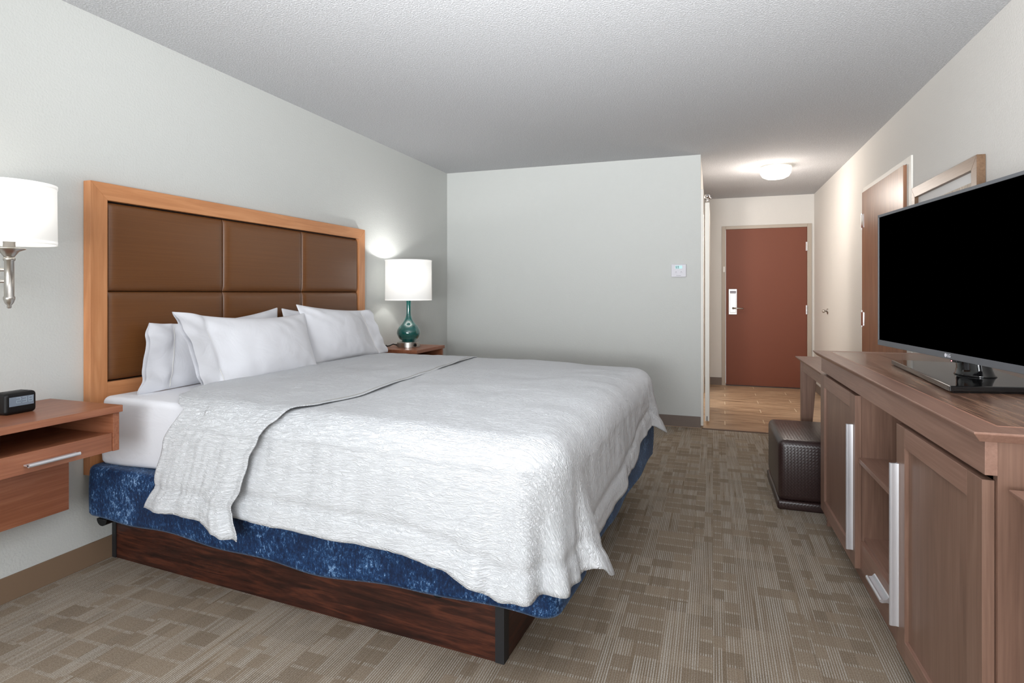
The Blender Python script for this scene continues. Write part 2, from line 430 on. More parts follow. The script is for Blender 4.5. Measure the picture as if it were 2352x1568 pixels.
lv = BM(); tube(lv, [(0.245, -0.02, 1.008), (0.245, -0.07, 1.008)], 0.014); tube(lv, [(0.243, -0.065, 1.008), (0.29, -0.07, 1.008), (0.365, -0.066, 1.003)], 0.010)
obj('lever_handle', lv, m_nickel, lk, smooth=True)
obj('strike_guard', bx(0.122, 0.146, -0.024, -0.011, 1.475, 1.55), m_white, dr, 0.003)
# connecting door in the right wall (door_2)
d2 = thing('door_2', '', 'door', (XR, 0, 0)); del d2['label'], d2['category']; d2['kind'] = 'structure'
fr = BM()
box(fr, -0.012, 0, 4.27, 4.355, 0, 2.075); box(fr, -0.012, 0, 5.46, 5.50, 0, 2.075); box(fr, -0.012, 0, 4.355, 5.46, 2.035, 2.075)
obj('door_frame', fr, m_white, d2, 0.002)
obj('door_leaf', bx(-0.03, -0.001, 4.36, 5.455, 0.015, 2.03), m_doorwood, d2, 0.001)
for z in (1.795, 0.992, 0.22):
    h = BM(); tube(h, [(-0.022, 5.485, z-0.056), (-0.022, 5.485, z+0.056)], 0.011, 12); box(h, -0.034, -0.03, 5.40, 5.47, z-0.055, z+0.055)
    tube(h, [(-0.022, 5.485, z+0.058), (-0.022, 5.485, z+0.068)], 0.008, 12); tube(h, [(-0.022, 5.485, z-0.068), (-0.022, 5.485, z-0.058)], 0.008, 12)
    obj('hinge', h, m_chrome, d2)

# door stop on the right wall
ds = thing('door_stop', 'small round nickel door stop on the right hallway wall', 'door stop', (XR, 7.13, 1.005))
f = BM(); lathe(f, [(0.03, 0), (0.032, 0.004), (0.026, 0.01)], 24); o = obj('mount', f, m_nickel, ds, smooth=True); o.rotation_euler = (0, R(-90), 0)
f = BM(); lathe(f, [(0.008, 0.008), (0.008, 0.03), (0.017, 0.034), (0.018, 0.05), (0.012, 0.056)], 24); o = obj('bumper', f, m_nickel, ds, smooth=True); o.rotation_euler = (0, R(-90), 0)

# thermostat
th = thing('thermostat', 'pale square thermostat with teal display on the far wall', 'thermostat', (-0.358, YF, 1.348))
obj('housing', bx(0, 0.13, -0.022, 0, 0, 0.116), m_lightplastic, th, 0.004)
lc = obj('display', bx(0.036, 0.096, -0.0235, -0.021, 0.075, 0.103), m_lcd, th)
seg = {'0': 'abcdef', '2': 'abged', '3': 'abgcd', '6': 'afgedc', '8': 'abcdefg', '9': 'abgfcd'}
def digit(bm, ch, u, v, wd, ht, t, put):
    s = {'a': (0, ht-t, wd, ht), 'd': (0, 0, wd, t), 'g': (0, ht/2-t/2, wd, ht/2+t/2), 'f': (0, ht/2, t, ht), 'e': (0, 0, t, ht/2), 'b': (wd-t, ht/2, wd, ht), 'c': (wd-t, 0, wd, ht/2)}
    for k in seg[ch]:
        a, b, c, d = s[k]; put(bm, u+a, u+c, v+b, v+d)
db = BM()
for i, ch in enumerate('69'): digit(db, ch, 0.041+i*0.015, 0.079, 0.010, 0.020, 0.003, lambda b, a, c, d, e: box(b, a, c, -0.0245, -0.023, d, e))
obj('digits', db, m_ink, lc)
for a, c, d, e in ((0.038, 0.046, 0.046, 0.050), (0.034, 0.050, 0.038, 0.040), (0.082, 0.092, 0.046, 0.050), (0.076, 0.098, 0.038, 0.040), (0.047, 0.052, 0.012, 0.018), (0.055, 0.085, 0.012, 0.015)):
    obj('button_mark', bx(a, c, -0.0232, -0.021, d, e), m_mark, th)

# hallway ceiling light
cl = thing('ceiling_light', 'lit round frosted glass ceiling light in the hallway', 'ceiling light', (0.575, 6.17, ZC))
f = BM(); lathe(f, [(0.125, 0.0), (0.125, -0.012), (0.1, -0.02)], 48); obj('canopy', f, m_white, cl, smooth=True)
f = BM(); lathe(f, [(0.142, -0.012), (0.143, -0.03), (0.138, -0.07), (0.12, -0.10), (0.085, -0.118), (0.03, -0.124), (0.002, -0.124)], 48)
obj('glass_bowl', f, m_glow, cl, smooth=True)
point('hall_lamp_light', (0.50, 6.17, ZC-0.32), 14, (1.0, 0.90, 0.82), 0.15)
# fill light added in the side space to brighten the dim hallway
point('hall_side_fill', (-0.65, 6.6, 1.9), 34, (1.0, 0.93, 0.87), 0.1)
point('hall_lamp_glow', (0.575, 6.0, ZC-0.055), 0.5, (1.0, 0.84, 0.66), 0.02)

# ---------------------------------------------------------------- headboard
hbX = -2.555; hy0, hy1, hz1, hz0 = 1.770, 3.868, 1.694, 0.41
hd = thing('headboard', 'long maple-framed headboard with brown leather panels on the left wall', 'headboard', (XL, hy0, hz0))
def loc(o, p): o.location = Vector(o.location) - Vector(p); return o
def child(name, bm, mat, parent, **k):
    """part given in world coordinates under an unrotated thing"""
    for v in bm.verts: v.co -= Vector(parent.location)
    return obj(name, bm, mat, parent, **k)
fwl = 0.076
x0, x1 = XL+0.002, hbX
def quadprism(pts):  # pts in (y,z)
    bm = BM(); extrude(bm, pts, lambda a, b: (x0, a, b), lambda a, b: (x1, a, b)); return bm
child('top_rail', quadprism([(hy0, hz1), (hy1, hz1), (hy1-fwl, hz1-fwl), (hy0+fwl, hz1-fwl)]), m_maple_y, hd, bevel=0.0012)
child('side_rail', quadprism([(hy0, hz0), (hy0, hz1), (hy0+fwl, hz1-fwl), (hy0+fwl, hz0)]), m_maple, hd, bevel=0.0012)
child('side_rail', quadprism([(hy1, hz0), (hy1-fwl, hz0), (hy1-fwl, hz1-fwl), (hy1, hz1)]), m_maple, hd, bevel=0.0012)
child('bottom_rail', bx(x0, x1-0.001, hy0+fwl, hy1-fwl, 0.5, 0.805), m_maple_y, hd, bevel=0.0012)
child('backing_board', bx(x0, x0+0.012, hy0+fwl, hy1-fwl, 0.8, hz1-fwl), m_black, hd)
def puffy(y0, y1, z0, z1, xb, xf, rad=0.035, n=26):
    bm = BM(); g = []
    def edge(d, R_):
        d = max(0, min(1, d/R_)); return math.sqrt(max(0, 1-(1-d)**2))
    def par(i):
        t = i/n; return 0.5-0.5*math.cos(math.pi*t)
    for i in range(n+1):
        row = []
        for j in range(n+1):
            y = y0+(y1-y0)*par(i); z = z0+(z1-z0)*par(j)
            e = edge(min(y-y0, y1-y), rad)*edge(min(z-z0, z1-z), rad)
            cx = 1-((y-(y0+y1)/2)/(y1-y0)*2)**2; cz = 1-((z-(z0+z1)/2)/(z1-z0)*2)**2
            row.append(bm.verts.new((xb+(xf-xb)*e+0.006*cx*cz, y, z)))
        g.append(row)
    for i in range(n):
        for j in range(n): bm.faces.new([g[i][j], g[i+1][j], g[i+1][j+1], g[i][j+1]])
    bk = [bm.verts.new((xb-0.012, y, z)) for y, z in ((y0, z0), (y1, z0), (y1, z1), (y0, z1))]
    bm.faces.new(list(reversed(bk)))
    bmesh.ops.recalc_face_normals(bm, faces=bm.faces)
    return bm
ys = [hy0+fwl+0.006, 2.503, 3.154, hy1-fwl-0.006]; zs = [0.81, 1.211, hz1-fwl-0.006]
for i in range(3):
    for j in range(2):
        child('leather_panel', puffy(ys[i]+0.0012, ys[i+1]-0.0012, zs[j]+0.0012, zs[j+1]-0.0012, hbX-0.022, hbX-0.004), m_leather, hd, smooth=True)

# ---------------------------------------------------------------- bed
bed = thing('bed_base', 'low rosewood bed base carrying a blue velvet wrapped box spring', 'bed base', (-2.2, 2.7, 0))
bxq = [(-2.548, 1.748), (-0.437, 1.664), (-0.335, 3.60), (-2.545, 3.66)]      # box spring outline
plat = [(-2.59, 1.897), (-0.642, 1.762), (-0.55, 3.42), (-2.59, 3.55)]
child('platform', prism(BM(), plat, 0, 0.225), m_rose, bed, bevel=0.001)
ft = BM(); prism(ft, [(-0.644, 1.775), (-0.639, 1.775), (-0.547, 3.42), (-0.552, 3.42)], 0.001, 0.224)
child('foot_panel', ft, m_rose_y, bed)
# metal angle on the near corner and strip at the wall
a = BM(); prism(a, [(-0.670, 1.7595), (-0.6385, 1.7575), (-0.6363, 1.797), (-0.6400, 1.797), (-0.6422, 1.763), (-0.670, 1.765)], 0.001, 0.226)
child('corner_angle', a, m_steel_dark, bed)
a = BM(); prism(a, [(-2.592, 1.893), (-2.565, 1.8905), (-2.565, 1.896), (-2.592, 1.899)], 0.001, 0.226)
child('wall_angle', a, m_steel_dark, bed)
for cx, cy in ((-0.86, 1.745), (-2.50, 1.80)):
    g = BM(); extrude(g, [(0.03*math.cos(R(q)), 0.03*math.sin(R(q))) for q in range(180, 361, 20)], lambda a_, b_: (cx+a_, cy-0.02, 0.225+b_), lambda a_, b_: (cx+a_, cy+0.02, 0.225+b_))
    child('glide_bracket', g, m_black, bed)
def rounded_loop(q, rr, step=0.03, arcn=9):
    """dense rounded outline of quad q (CCW), list of (pos, normal)"""
    out = []; n = len(q)
    for i in range(n):
        p = Vector(q[i]); a_ = Vector(q[i-1]); b_ = Vector(q[(i+1) % n])
        r = rr[i] if isinstance(rr, tuple) else rr; r2 = rr[(i+1) % n] if isinstance(rr, tuple) else rr
        da = (a_-p).normalized(); db_ = (b_-p).normalized()
        bis = (da+db_).normalized(); half = math.acos(max(-1, min(1, da.dot(db_))))/2
        c = p+bis*(r/math.sin(half)); t = r/math.tan(half)
        s_ = p+da*t; e_ = p+db_*t
        a0 = math.atan2(s_.y-c.y, s_.x-c.x); a1 = math.atan2(e_.y-c.y, e_.x-c.x)
        while a1 < a0: a1 += 2*math.pi
        for k in range(arcn+1):
            an = a0+(a1-a0)*k/arcn
            out.append((c+Vector((math.cos(an), math.sin(an)))*r, Vector((math.cos(an), math.sin(an)))))
        nx = Vector(q[(i+1) % n]); bb = Vector(q[(i+2) % n])
        # straight part to next corner
        da2 = (p-nx).normalized(); db2 = (bb-nx).normalized(); half2 = math.acos(da2.dot(db2))/2
        s2 = nx+da2*(r2/math.tan(half2)); L = (s2-e_).length; m = max(1, int(L/step))
        nn = Vector(((s2-e_).y, -(s2-e_).x)).normalized()
        for k in range(1, m): out.append((e_+(s2-e_)*k/m, nn))
    return out
def slab(q, r, z0f, z1, edge_r, wob, seed=0, inner=0.25, puff=0.0, nr=16):
    """soft box: side wall rings plus rounded top edge and bottom lip"""
    lp = rounded_loop(q, r); bm = BM(); rings = []
    n = len(lp)
    def ring(f): rings.append([bm.verts.new(f(i, p, nn)) for i, (p, nn) in enumerate(lp)])
    c = sum((p for p, _ in lp), Vector((0, 0)))/n
    def wo(p, z): return wob*noise.noise(Vector((p.x*3.1+seed, p.y*3.1, z*4)))
    def mk(off, zf):
        def f(i, p, nn):
            z = zf(p); o_ = off+(wo(p, z) if off > -0.3 else 0)
            q_ = p+nn*o_; return (q_.x, q_.y, z)
        return f
    ring(lambda i, p, nn: (*(p-nn*min(inner, 0.25)), z0f(p)+0.03))
    ring(mk(-0.03, lambda p: z0f(p)+0.004))
    ring(mk(-0.008, lambda p: z0f(p)))
    ring(mk(0.0, lambda p: z0f(p)+0.012))
    for k in range(1, nr):
        t = k/nr; ring(mk(puff*math.sin(math.pi*t), lambda p, t=t: z0f(p)+0.012+(z1-edge_r-z0f(p)-0.012)*t))
    for k in range(0, 7):
        an = math.pi/2*k/6
        ring(mk(-edge_r+edge_r*math.cos(an), lambda p, an=an: z1-edge_r+edge_r*math.sin(an)))
    for k in range(1, 6):
        t = k/5.0
        ring(lambda i, p, nn, t=t: (*((p-nn*edge_r).lerp(c, t*0.92)), z1+0.0*t))
    for A, B in zip(rings, rings[1:]):
        for i in range(n): bm.faces.new([A[i], A[(i+1) % n], B[(i+1) % n], B[i]])
    bm.faces.new(rings[-1]); bm.faces.new(list(reversed(rings[0])))
    bmesh.ops.recalc_face_normals(bm, faces=bm.faces)
    return bm
def z0box(p):
    z = 0.243 if p.y < 2.4 else 0.238
    # the fabric sags along the near side
    if p.y < 2.0: z -= 0.035*math.exp(-((p.x+1.35)/0.55)**2) + 0.006*math.sin(p.x*13) + 0.026*math.exp(-((p.x+0.40)/0.27)**2)
    return z
child('box_spring', slab(bxq, (0.035, 0.085, 0.085, 0.035), z0box, 0.462, 0.022, 0.012), m_velvet, bed, smooth=True)

mt = slab([(-2.532, 1.795), (-0.52, 1.735), (-0.40, 3.53), (-2.532, 3.60)], 0.035, lambda p: 0.466+0.004*math.sin(p.x*11), 0.752, 0.028, 0.010, 5, puff=0.008)
ma = tag(obj('mattress', mt, m_cotton, smooth=True), 'thick mattress in a smooth white sheet on the blue box spring', 'mattress')

# comforter: a draped sheet in cloth coordinates around the U-shaped rim
CZ = 0.772
rq = [(-2.60, 1.722), (-0.426, 1.618), (-0.325, 3.62), (-2.60, 3.70)]
def u_path(rad=0.17, step=0.016):
    A0, A1, A2, A3 = [Vector(p) for p in rq]
    out = []
    def corner(p, a_, b_):
        da = (a_-p).normalized(); db_ = (b_-p).normalized(); half = math.acos(da.dot(db_))/2
        c = p+(da+db_).normalized()*(rad/math.sin(half)); t = rad/math.tan(half)
        return c, p+da*t, p+db_*t
    c1, s1, e1 = corner(A1, A0, A2); c2, s2, e2 = corner(A2, A1, A3)
    def line(a_, b_, m):
        nn = Vector(((b_-a_).y, -(b_-a_).x)).normalized()
        for k in range(m): out.append((a_+(b_-a_)*k/m, nn))
    def arc(c, s_, e_, m):
        a0 = math.atan2(s_.y-c.y, s_.x-c.x); a1 = math.atan2(e_.y-c.y, e_.x-c.x)
        while a1 < a0: a1 += 2*math.pi
        for k in range(m):
            an = a0+(a1-a0)*k/m; d_ = Vector((math.cos(an), math.sin(an))); out.append((c+d_*rad, d_))
    line(A0, s1, int((s1-A0).length/step)); arc(c1, s1, e1, 26); line(e1, s2, int((s2-e1).length/step)); arc(c2, s2, e2, 20)
    line(e2, A3, int((A3-e2).length/step)); out.append((A3, out[-1][1]))
    return out
UP = u_path()
sig = [0.0]
for (p, _), (q_, _) in zip(UP, UP[1:]): sig.append(sig[-1]+(q_-p).length)
LN = 2.15   # sigma of the near foot corner (approx.)
HEMZ = [(0, 0.375), (1.50, 0.372), (1.66, 0.372), (1.80, 0.352), (1.92, 0.325), (2.00, 0.292), (2.08, 0.296), (2.16, 0.305), (2.26, 0.315), (2.31, 0.33), (2.38, 0.285), (2.45, 0.31), (2.54, 0.35), (2.8, 0.355), (3.2, 0.39), (3.5, 0.45), (3.75, 0.47), (3.95, 0.40), (4.1, 0.40), (4.5, 0.36), (7, 0.36)]
FLARE = [(0, 0.0), (0.35, 0.004), (1.2, 0.014), (1.55, 0.012), (1.80, 0.02), (1.93, 0.05), (2.00, 0.022), (2.06, 0.045), (2.11, 0.005), (2.19, 0.045), (2.27, 0.02), (2.335, 0.09), (2.385, 0.11), (2.43, 0.03), (2.50, 0.014), (2.62, 0.022), (2.8, 0.014), (2.95, 0.028), (3.1, 0.014), (3.3, 0.02), (3.5, 0.01), (3.75, 0.02), (3.92, 0.085), (4.05, 0.06), (4.3, 0.02), (7, 0.02)]
def top_z(x, y):
    e = 0.010*noise.noise(Vector((x*2.2, y*2.2, 3)))+0.004*noise.noise(Vector((x*7, y*7, 9)))
    # gentle crown across the bed, lower towards the foot
    e += 0.012*math.cos((y-2.65)/0.95*math.pi/2) - 0.018*max(0, (x+1.1))/0.7
    return CZ+e
def cloth(sig_keep, hx_fn, z_off, out_off, hem_fn, flare_fn, nrad=0.075, nside=26, ntop=34, mxlim=-1.60, wrinkle=1.0):
    bm = BM(); uvl = bm.loops.layers.uv.new('UVMap')
    cols = []
    def end_of(x, y, side_drop):  # shift near the head edge so it is not dead straight
        return 0
    A1x = rq[1][0]
    nU = len(UP)
    uvs = {}
    for idx, ((p, nn), s) in enumerate(zip(UP, sig)):
        if not sig_keep(s): continue
        col = []
        near = s < 2.08; far = s > sig[-1]-2.08
        nfac = interp(s, [(1.95, 1), (2.32, 0)]); ffac = interp(s, [(sig[-1]-2.32, 0), (sig[-1]-1.95, 1)])
        # medial point (centre line of the bed)
        mx = min(p.x, mxlim) if (near or far) else mxlim
        my = 2.66
        fx = 0
        nrad = interp(s, [(2.2, 0.10), (2.5, 0.145), (3.65, 0.145), (3.9, 0.10)])
        hemz = hem_fn(s); fl = flare_fn(s)
        base = p - nn*nrad
        for k in range(ntop):      # interior from the centre line outwards
            t = k/ntop; t = 1-(1-t)**1.25
            q_ = Vector((mx, my)).lerp(base, t)
            col.append((q_.x, q_.y, top_z(q_.x, q_.y), q_.x, q_.y))
        zt = top_z(base.x, base.y)
        ds = 0.0
        for k in range(0, 8):      # rounded rim
            an = math.pi/2*0.93*k/7
            q_ = base + nn*nrad*math.sin(an); z = zt-nrad+nrad*math.cos(an)
            d_ = nrad*an
            u_ = base.x+nn.x*d_; v_ = base.y+nn.y*d_
            col.append((q_.x, q_.y, z, u_, v_))
        zr = col[-1][2]; qr = Vector(col[-1][:2])
        for k in range(1, nside+1):
            t = k/nside; z = zr+(hemz-zr)*t
            amp = wrinkle*(0.010*t)*noise.noise(Vector((s*5, z*2.2, 1.7)))+wrinkle*0.005*noise.noise(Vector((s*16, z*7, 4.1)))
            o_ = fl*(t**1.6)+amp + 0.006*t
            cz_ = max(0, 1-abs(s-2.13)/0.30)
            o_ += wrinkle*0.016*cz_*t**2*math.sin(s*2*math.pi/0.083+0.6*t)
            # tucked inwards crease just above the hem
            o_ -= wrinkle*0.008*math.exp(-((z-hemz-0.085)/0.018)**2)
            if z > 0.46: pass
            q_ = qr+nn*o_
            d_ = nrad*math.pi/2+(zr-z)
            u_ = base.x+nn.x*d_; v_ = base.y+nn.y*d_
            col.append((q_.x, q_.y, z, u_, v_))
        # head edge line: push the first columns
        cols.append((s, col, nn))
    verts = []
    nmax = len(cols[0][1])
    for s, col, nn in cols:
        row = []
        for k, (x, y, z, u_, v_) in enumerate(col):
            x2 = hx_fn(x, y, z, s)
            tnt = max(0.0, min(1.0, (k-ntop)/8.0))
            ox, oy = nn.x*out_off*tnt, nn.y*out_off*tnt
            v = bm.verts.new((x2+ox, y+oy, z+z_off*(1-tnt*0.7)))
            uvs[v] = (u_+x2-x, v_); row.append(v)
        verts.append(row)
    for A, B in zip(verts, verts[1:]):
        for k in range(nmax-1):
            try: f = bm.faces.new([A[k], A[k+1], B[k+1], B[k]])
            except ValueError: continue
            for lp in f.loops: lp[uvl].uv = uvs[lp.vert]
    bmesh.ops.remove_doubles(bm, verts=bm.verts, dist=0.0004)
    bmesh.ops.recalc_face_normals(bm, faces=bm.faces)
    up = sum(f.normal.z for f in bm.faces)
    if up < 0: bmesh.ops.reverse_faces(bm, faces=bm.faces)
    return bm
def edge_curve(y, z, pts_top, pts_side):
    """x of a crosswise edge for a top position y or for the near side at height z"""
    if z < 0.74 and y < 2.0: return interp(z, pts_side)
    return interp(y, pts_top)
HEAD_TOP = [(1.66, -1.985), (1.74, -2.02), (1.85, -2.12), (2.0, -2.20), (2.4, -2.22), (3.7, -2.22)]
HEAD_SIDE = [(0.33, -2.155), (0.45, -2.10), (0.60, -2.06), (0.74, -1.985)]
HEM_TOP = [(1.64, -1.50), (1.72, -1.47), (1.85, -1.42), (2.1, -1.385), (2.6, -1.40), (3.5, -1.49), (3.7, -1.50)]
HEM_SIDE = [(0.32, -1.595), (0.42, -1.64), (0.50, -1.60), (0.60, -1.575), (0.68, -1.535), (0.74, -1.50)]
XH0 = rq[0][0]
def hx_main(x, y, z, s):
    h = edge_curve(y, z, HEAD_TOP, HEAD_SIDE)
    ref = -1.1
    if x < ref: return ref+(x-ref)*(ref-h)/(ref-XH0)
    return x
cm = cloth(lambda s: True, hx_main, 0, 0, lambda s: interp(s, HEMZ), lambda s: interp(s, FLARE))
comf = tag(obj('coverlet', cm, m_crinkle, smooth=True), 'white crinkled coverlet draped over the whole bed', 'bedspread')
so = comf.modifiers.new('thickness', 'SOLIDIFY'); so.thickness = 0.006; so.offset = -1
# turned back upper layer: near and far strips of the same drape plus the top between them
def hx_flap(x, y, z, s):
    h = edge_curve(y, z, HEAD_TOP, HEAD_SIDE) - 0.004; e = edge_curve(y, z, HEM_TOP, HEM_SIDE)
    xr = -1.36
    t = (x-XH0)/(xr-XH0)
    return h+(e-h)*max(0, min(1, t))
def hem_flap(s):
    return interp(s, [(0, 0.342), (0.75, 0.348), (0.95, 0.325), (1.10, 0.312), (1.25, 0.318)]) if s < 2.5 else 0.34
def fl_flap(s): return interp(s, [(0, 0.008), (0.25, 0.018), (0.5, 0.008), (0.8, 0.012), (1.05, 0.04), (1.15, 0.012), (1.25, 0.03)]) if s < 2.5 else 0.02
def flap_cols():
    """two halves that meet on the centre line"""
    out = []
    lim = 1.24
    for half in (0, 1):
        keep = (lambda s: s <= lim) if half == 0 else (lambda s: s >= sig[-1]-lim)
        out.append(cloth(keep, hx_flap, 0.0045, 0.007, hem_flap, fl_flap, mxlim=-1.2))
    bm = out[0]; me = bpy.data.meshes.new('tmp'); out[1].to_mesh(me); out[1].free()
    bm.from_mesh(me); bpy.data.meshes.remove(me)
    bmesh.ops.remove_doubles(bm, verts=[v for v in bm.verts if abs(v.co.y-2.66) < 0.004], dist=0.012)
    return bm
fp = obj('turned_back_layer', flap_cols(), m_crinkle, comf, smooth=True)
so = fp.modifiers.new('thickness', 'SOLIDIFY'); so.thickness = 0.003; so.offset = 1
# stitched line parallel to the free edge
sb = BM(); pts = []
for i in range(50):
    y = 1.80+(3.5-1.80)*i/49; x = interp(y, HEM_TOP)-0.018
    pts.append((x, y, top_z(x, y)+0.0088))
sm = M('grey_stitching', rough=0.8, color=lin((170, 168, 160))).m
tube(sb, pts, 0.0011, 6); obj('hem_stitching', sb, sm, fp)

# ---------------------------------------------------------------- pillows
def pillow(name, label, TL, TR, BL, BR, thick, cuff='l', sag=0.03, seed=0, cuffw=0.16, n=56, mdl=1.0, open_r=0.010):
    TL, TR, BL, BR = map(Vector, (TL, TR, BL, BR))
    ctr = (TL+TR+BL+BR)/4
    root = thing(name, label, 'pillow', tuple(ctr), 0, 'white bed pillows')
    nrm = (BR-BL).cross(TL-BL).normalized()
    if nrm.x < 0: nrm = -nrm
    def P(u, v, side):
        a = BL.lerp(BR, u); b = TL.lerp(TR, u); p = a.lerp(b, v)
        U = 2*u-1; V = 2*v-1
        # filled region excludes the flat cuff
        if cuff == 'l': uu = max(-1, (u-cuffw)/(1-cuffw)*2-1)
        elif cuff == 'r': uu = min(1, u/(1-cuffw)*2-1)
        else: uu = U
        fu = max(0, 1-abs(uu)**2.4)**0.72; fv = max(0, 1-abs(V)**2.2)**0.6
        if cuff and ((cuff == 'l' and uu < 0) or (cuff == 'r' and uu > 0)):
            fu = math.sin(math.pi/2*min(1, (1-abs(uu))/0.95))**1.05
        t = thick*fu*fv
        cz = 0
        if (cuff == 'l' and u < cuffw) or (cuff == 'r' and u > 1-cuffw):
            q = (cuffw-u)/cuffw if cuff == 'l' else (u-1+cuffw)/cuffw
            cz = open_r*(1-abs(V)**3)*(0.6+1.8*q)
        elif cuff:
            cz = open_r*0.6*(1-abs(V)**3)
        t = max(t, cz)
        hv = (TL-BL).length; hu = (BR-BL).length
        up = (TL-BL).normalized(); rt = (BR-BL).normalized()
        # edges draw in between the corners
        pull = sag*(1-abs(U)**2.2)
        p = p - up*pull*max(0, V)**2*(1 if V > 0 else 0)
        if V < 0: p = p + up*0.1*pull*V*V
        p = p - rt*(0.018*(1-V*V))*U*abs(U)
        wv = 0.006*noise.noise(p*7+Vector((seed, 0, 0)))+0.004*noise.noise(p*16+Vector((seed, 0, 5)))
        # creases that run out from the corners
        ed = (abs(U)*abs(V))**1.5
        wv += 0.009*ed*math.sin((U*9+V*7+seed)*1.7)
        if cuff and ((cuff == 'l' and u < cuffw) or (cuff == 'r' and u > 1-cuffw)):
            wv += 0.012*noise.noise(Vector((V*2.3, seed, u*4)))
            p = p + nrm*wv; return p+nrm*side*(t*0.5+0.002)
        e = 1 if side > 0 else 0.62
        rim = min(1, (1-abs(V))*8)*min(1, (1-abs(U))*8)
        return p + nrm*(side*(t*0.5*e+0.002)+wv*rim)
    bm = BM(); G = {}
    for side in (1, -1):
        for i in range(n+1):
            for j in range(n//2+1):
                G[side, i, j] = bm.verts.new(P(i/n, j/(n//2), side)-ctr)
        for i in range(n):
            for j in range(n//2):
                bm.faces.new([G[side, i, j], G[side, i+1, j], G[side, i+1, j+1], G[side, i, j+1]])
    m2 = n//2
    def strip(a, b):
        for k in range(len(a)-1):
            bm.faces.new([a[k], a[k+1], b[k+1], b[k]])
    strip([G[1, i, 0] for i in range(n+1)], [G[-1, i, 0] for i in range(n+1)])
    strip([G[1, i, m2] for i in range(n+1)], [G[-1, i, m2] for i in range(n+1)])
    if cuff != 'l': strip([G[1, 0, j] for j in range(m2+1)], [G[-1, 0, j] for j in range(m2+1)])
    if cuff != 'r': strip([G[1, n, j] for j in range(m2+1)], [G[-1, n, j] for j in range(m2+1)])
    bmesh.ops.recalc_face_normals(bm, faces=bm.faces)
    pc = obj('pillowcase', bm, m_cotton, root, smooth=True)
    s_ = pc.modifiers.new('subdiv', 'SUBSURF'); s_.levels = 1; s_.render_levels = 1
    if cuff:
        u = cuffw+0.004 if cuff == 'l' else 1-cuffw-0.004
        pts = [tuple(P(u, 0.03+0.94*k/40, 1)-ctr+nrm*0.0015) for k in range(41)]
        sb_ = BM(); tube(sb_, pts, 0.0010, 6); obj('hem_seam', sb_, m_white, pc)
    return root
PZ = CZ+0.015
pillow('pillow', 'rear left white pillow against the headboard, its open hem sticking out at left', (-2.485, 1.985, 1.064), (-2.49, 2.84, 1.118), (-2.40, 1.87, 0.752), (-2.43, 2.80, 0.752), 0.115, 'l', 0.035, 3.1)
pillow('pillow', 'rear right white pillow mostly hidden, one corner showing between the two front pillows', (-2.495, 2.875, 1.112), (-2.48, 3.80, 1.072), (-2.43, 2.86, 0.752), (-2.42, 3.76, 0.752), 0.115, 'r', 0.03, 7.7)
pillow('pillow', 'front right white pillow, nearest the table lamp', (-2.345, 2.825, 1.138), (-2.335, 3.60, 1.085), (-2.25, 2.88, 0.77), (-2.27, 3.74, 0.768), 0.15, 'r', 0.02, 5.2)
pillow('pillow', 'large front left white pillow with a stitched hem band at its left end', (-2.315, 1.975, 1.122), (-2.315, 2.865, 1.085), (-2.195, 2.02, 0.757), (-2.165, 2.80, 0.768), 0.155, 'l', 0.035, 1.3, cuffw=0.15)

# ---------------------------------------------------------------- nightstands
def nightstand(y0, y1, zt, label, front=-2.195):
    t = thing('nightstand', label, 'nightstand', (XL, y0, zt-0.44), 0, 'wall-hung nightstands')
    b = XL+0.002
    child('top_panel', bx(b, front+0.012, y0-0.006, y1+0.006, zt-0.026, zt), m_cherry, t, bevel=0.0015)
    for ya, yb in ((y0, y0+0.024), (y1-0.024, y1)):
        child('side_panel', bx(b, front, ya, yb, zt-0.175, zt-0.026), m_cherry_x, t, bevel=0.001)
    child('shelf', bx(b, front-0.03, y0+0.024, y1-0.024, zt-0.122, zt-0.108), m_cherry, t)
    child('back_panel', bx(b, b+0.016, y0+0.024, y1-0.024, zt-0.108, zt-0.026), m_cherry, t)
    d_ = child('drawer', (lambda q: (box(q, front-0.022, front-0.004, y0+0.0255, y1-0.0255, zt-0.174, zt-0.104), box(q, b+0.03, front-0.022, y0+0.03, y1-0.03, zt-0.17, zt-0.124), q)[2])(BM()), m_cherry, t, bevel=0.001)
    hy = (y0+y1)/2
    hb_ = BM(); tube(hb_, [(front+0.020, hy-0.084, zt-0.145), (front+0.020, hy+0.084, zt-0.145)], 0.0065, 12)
    box(hb_, front-0.004, front+0.020, hy-0.084, hy+0.084, zt-0.1475, zt-0.1425)
    child_of = obj('handle', hb_, m_alu, d_)
    for v in child_of.data.vertices: v.co -= Vector(t.location)
    child('wall_panel', bx(XL+0.002, -2.47, y0+0.0, y1-0.006, zt-0.44, zt-0.175), m_cherry, t, bevel=0.001)
    return t
nightstand(1.140, 1.632, 0.766, 'open wall-hung nightstand with a slim drawer, left of the bed')
nightstand(3.965, 4.445, 0.762, 'cherry nightstand in the far corner carrying the table lamp', -2.165)

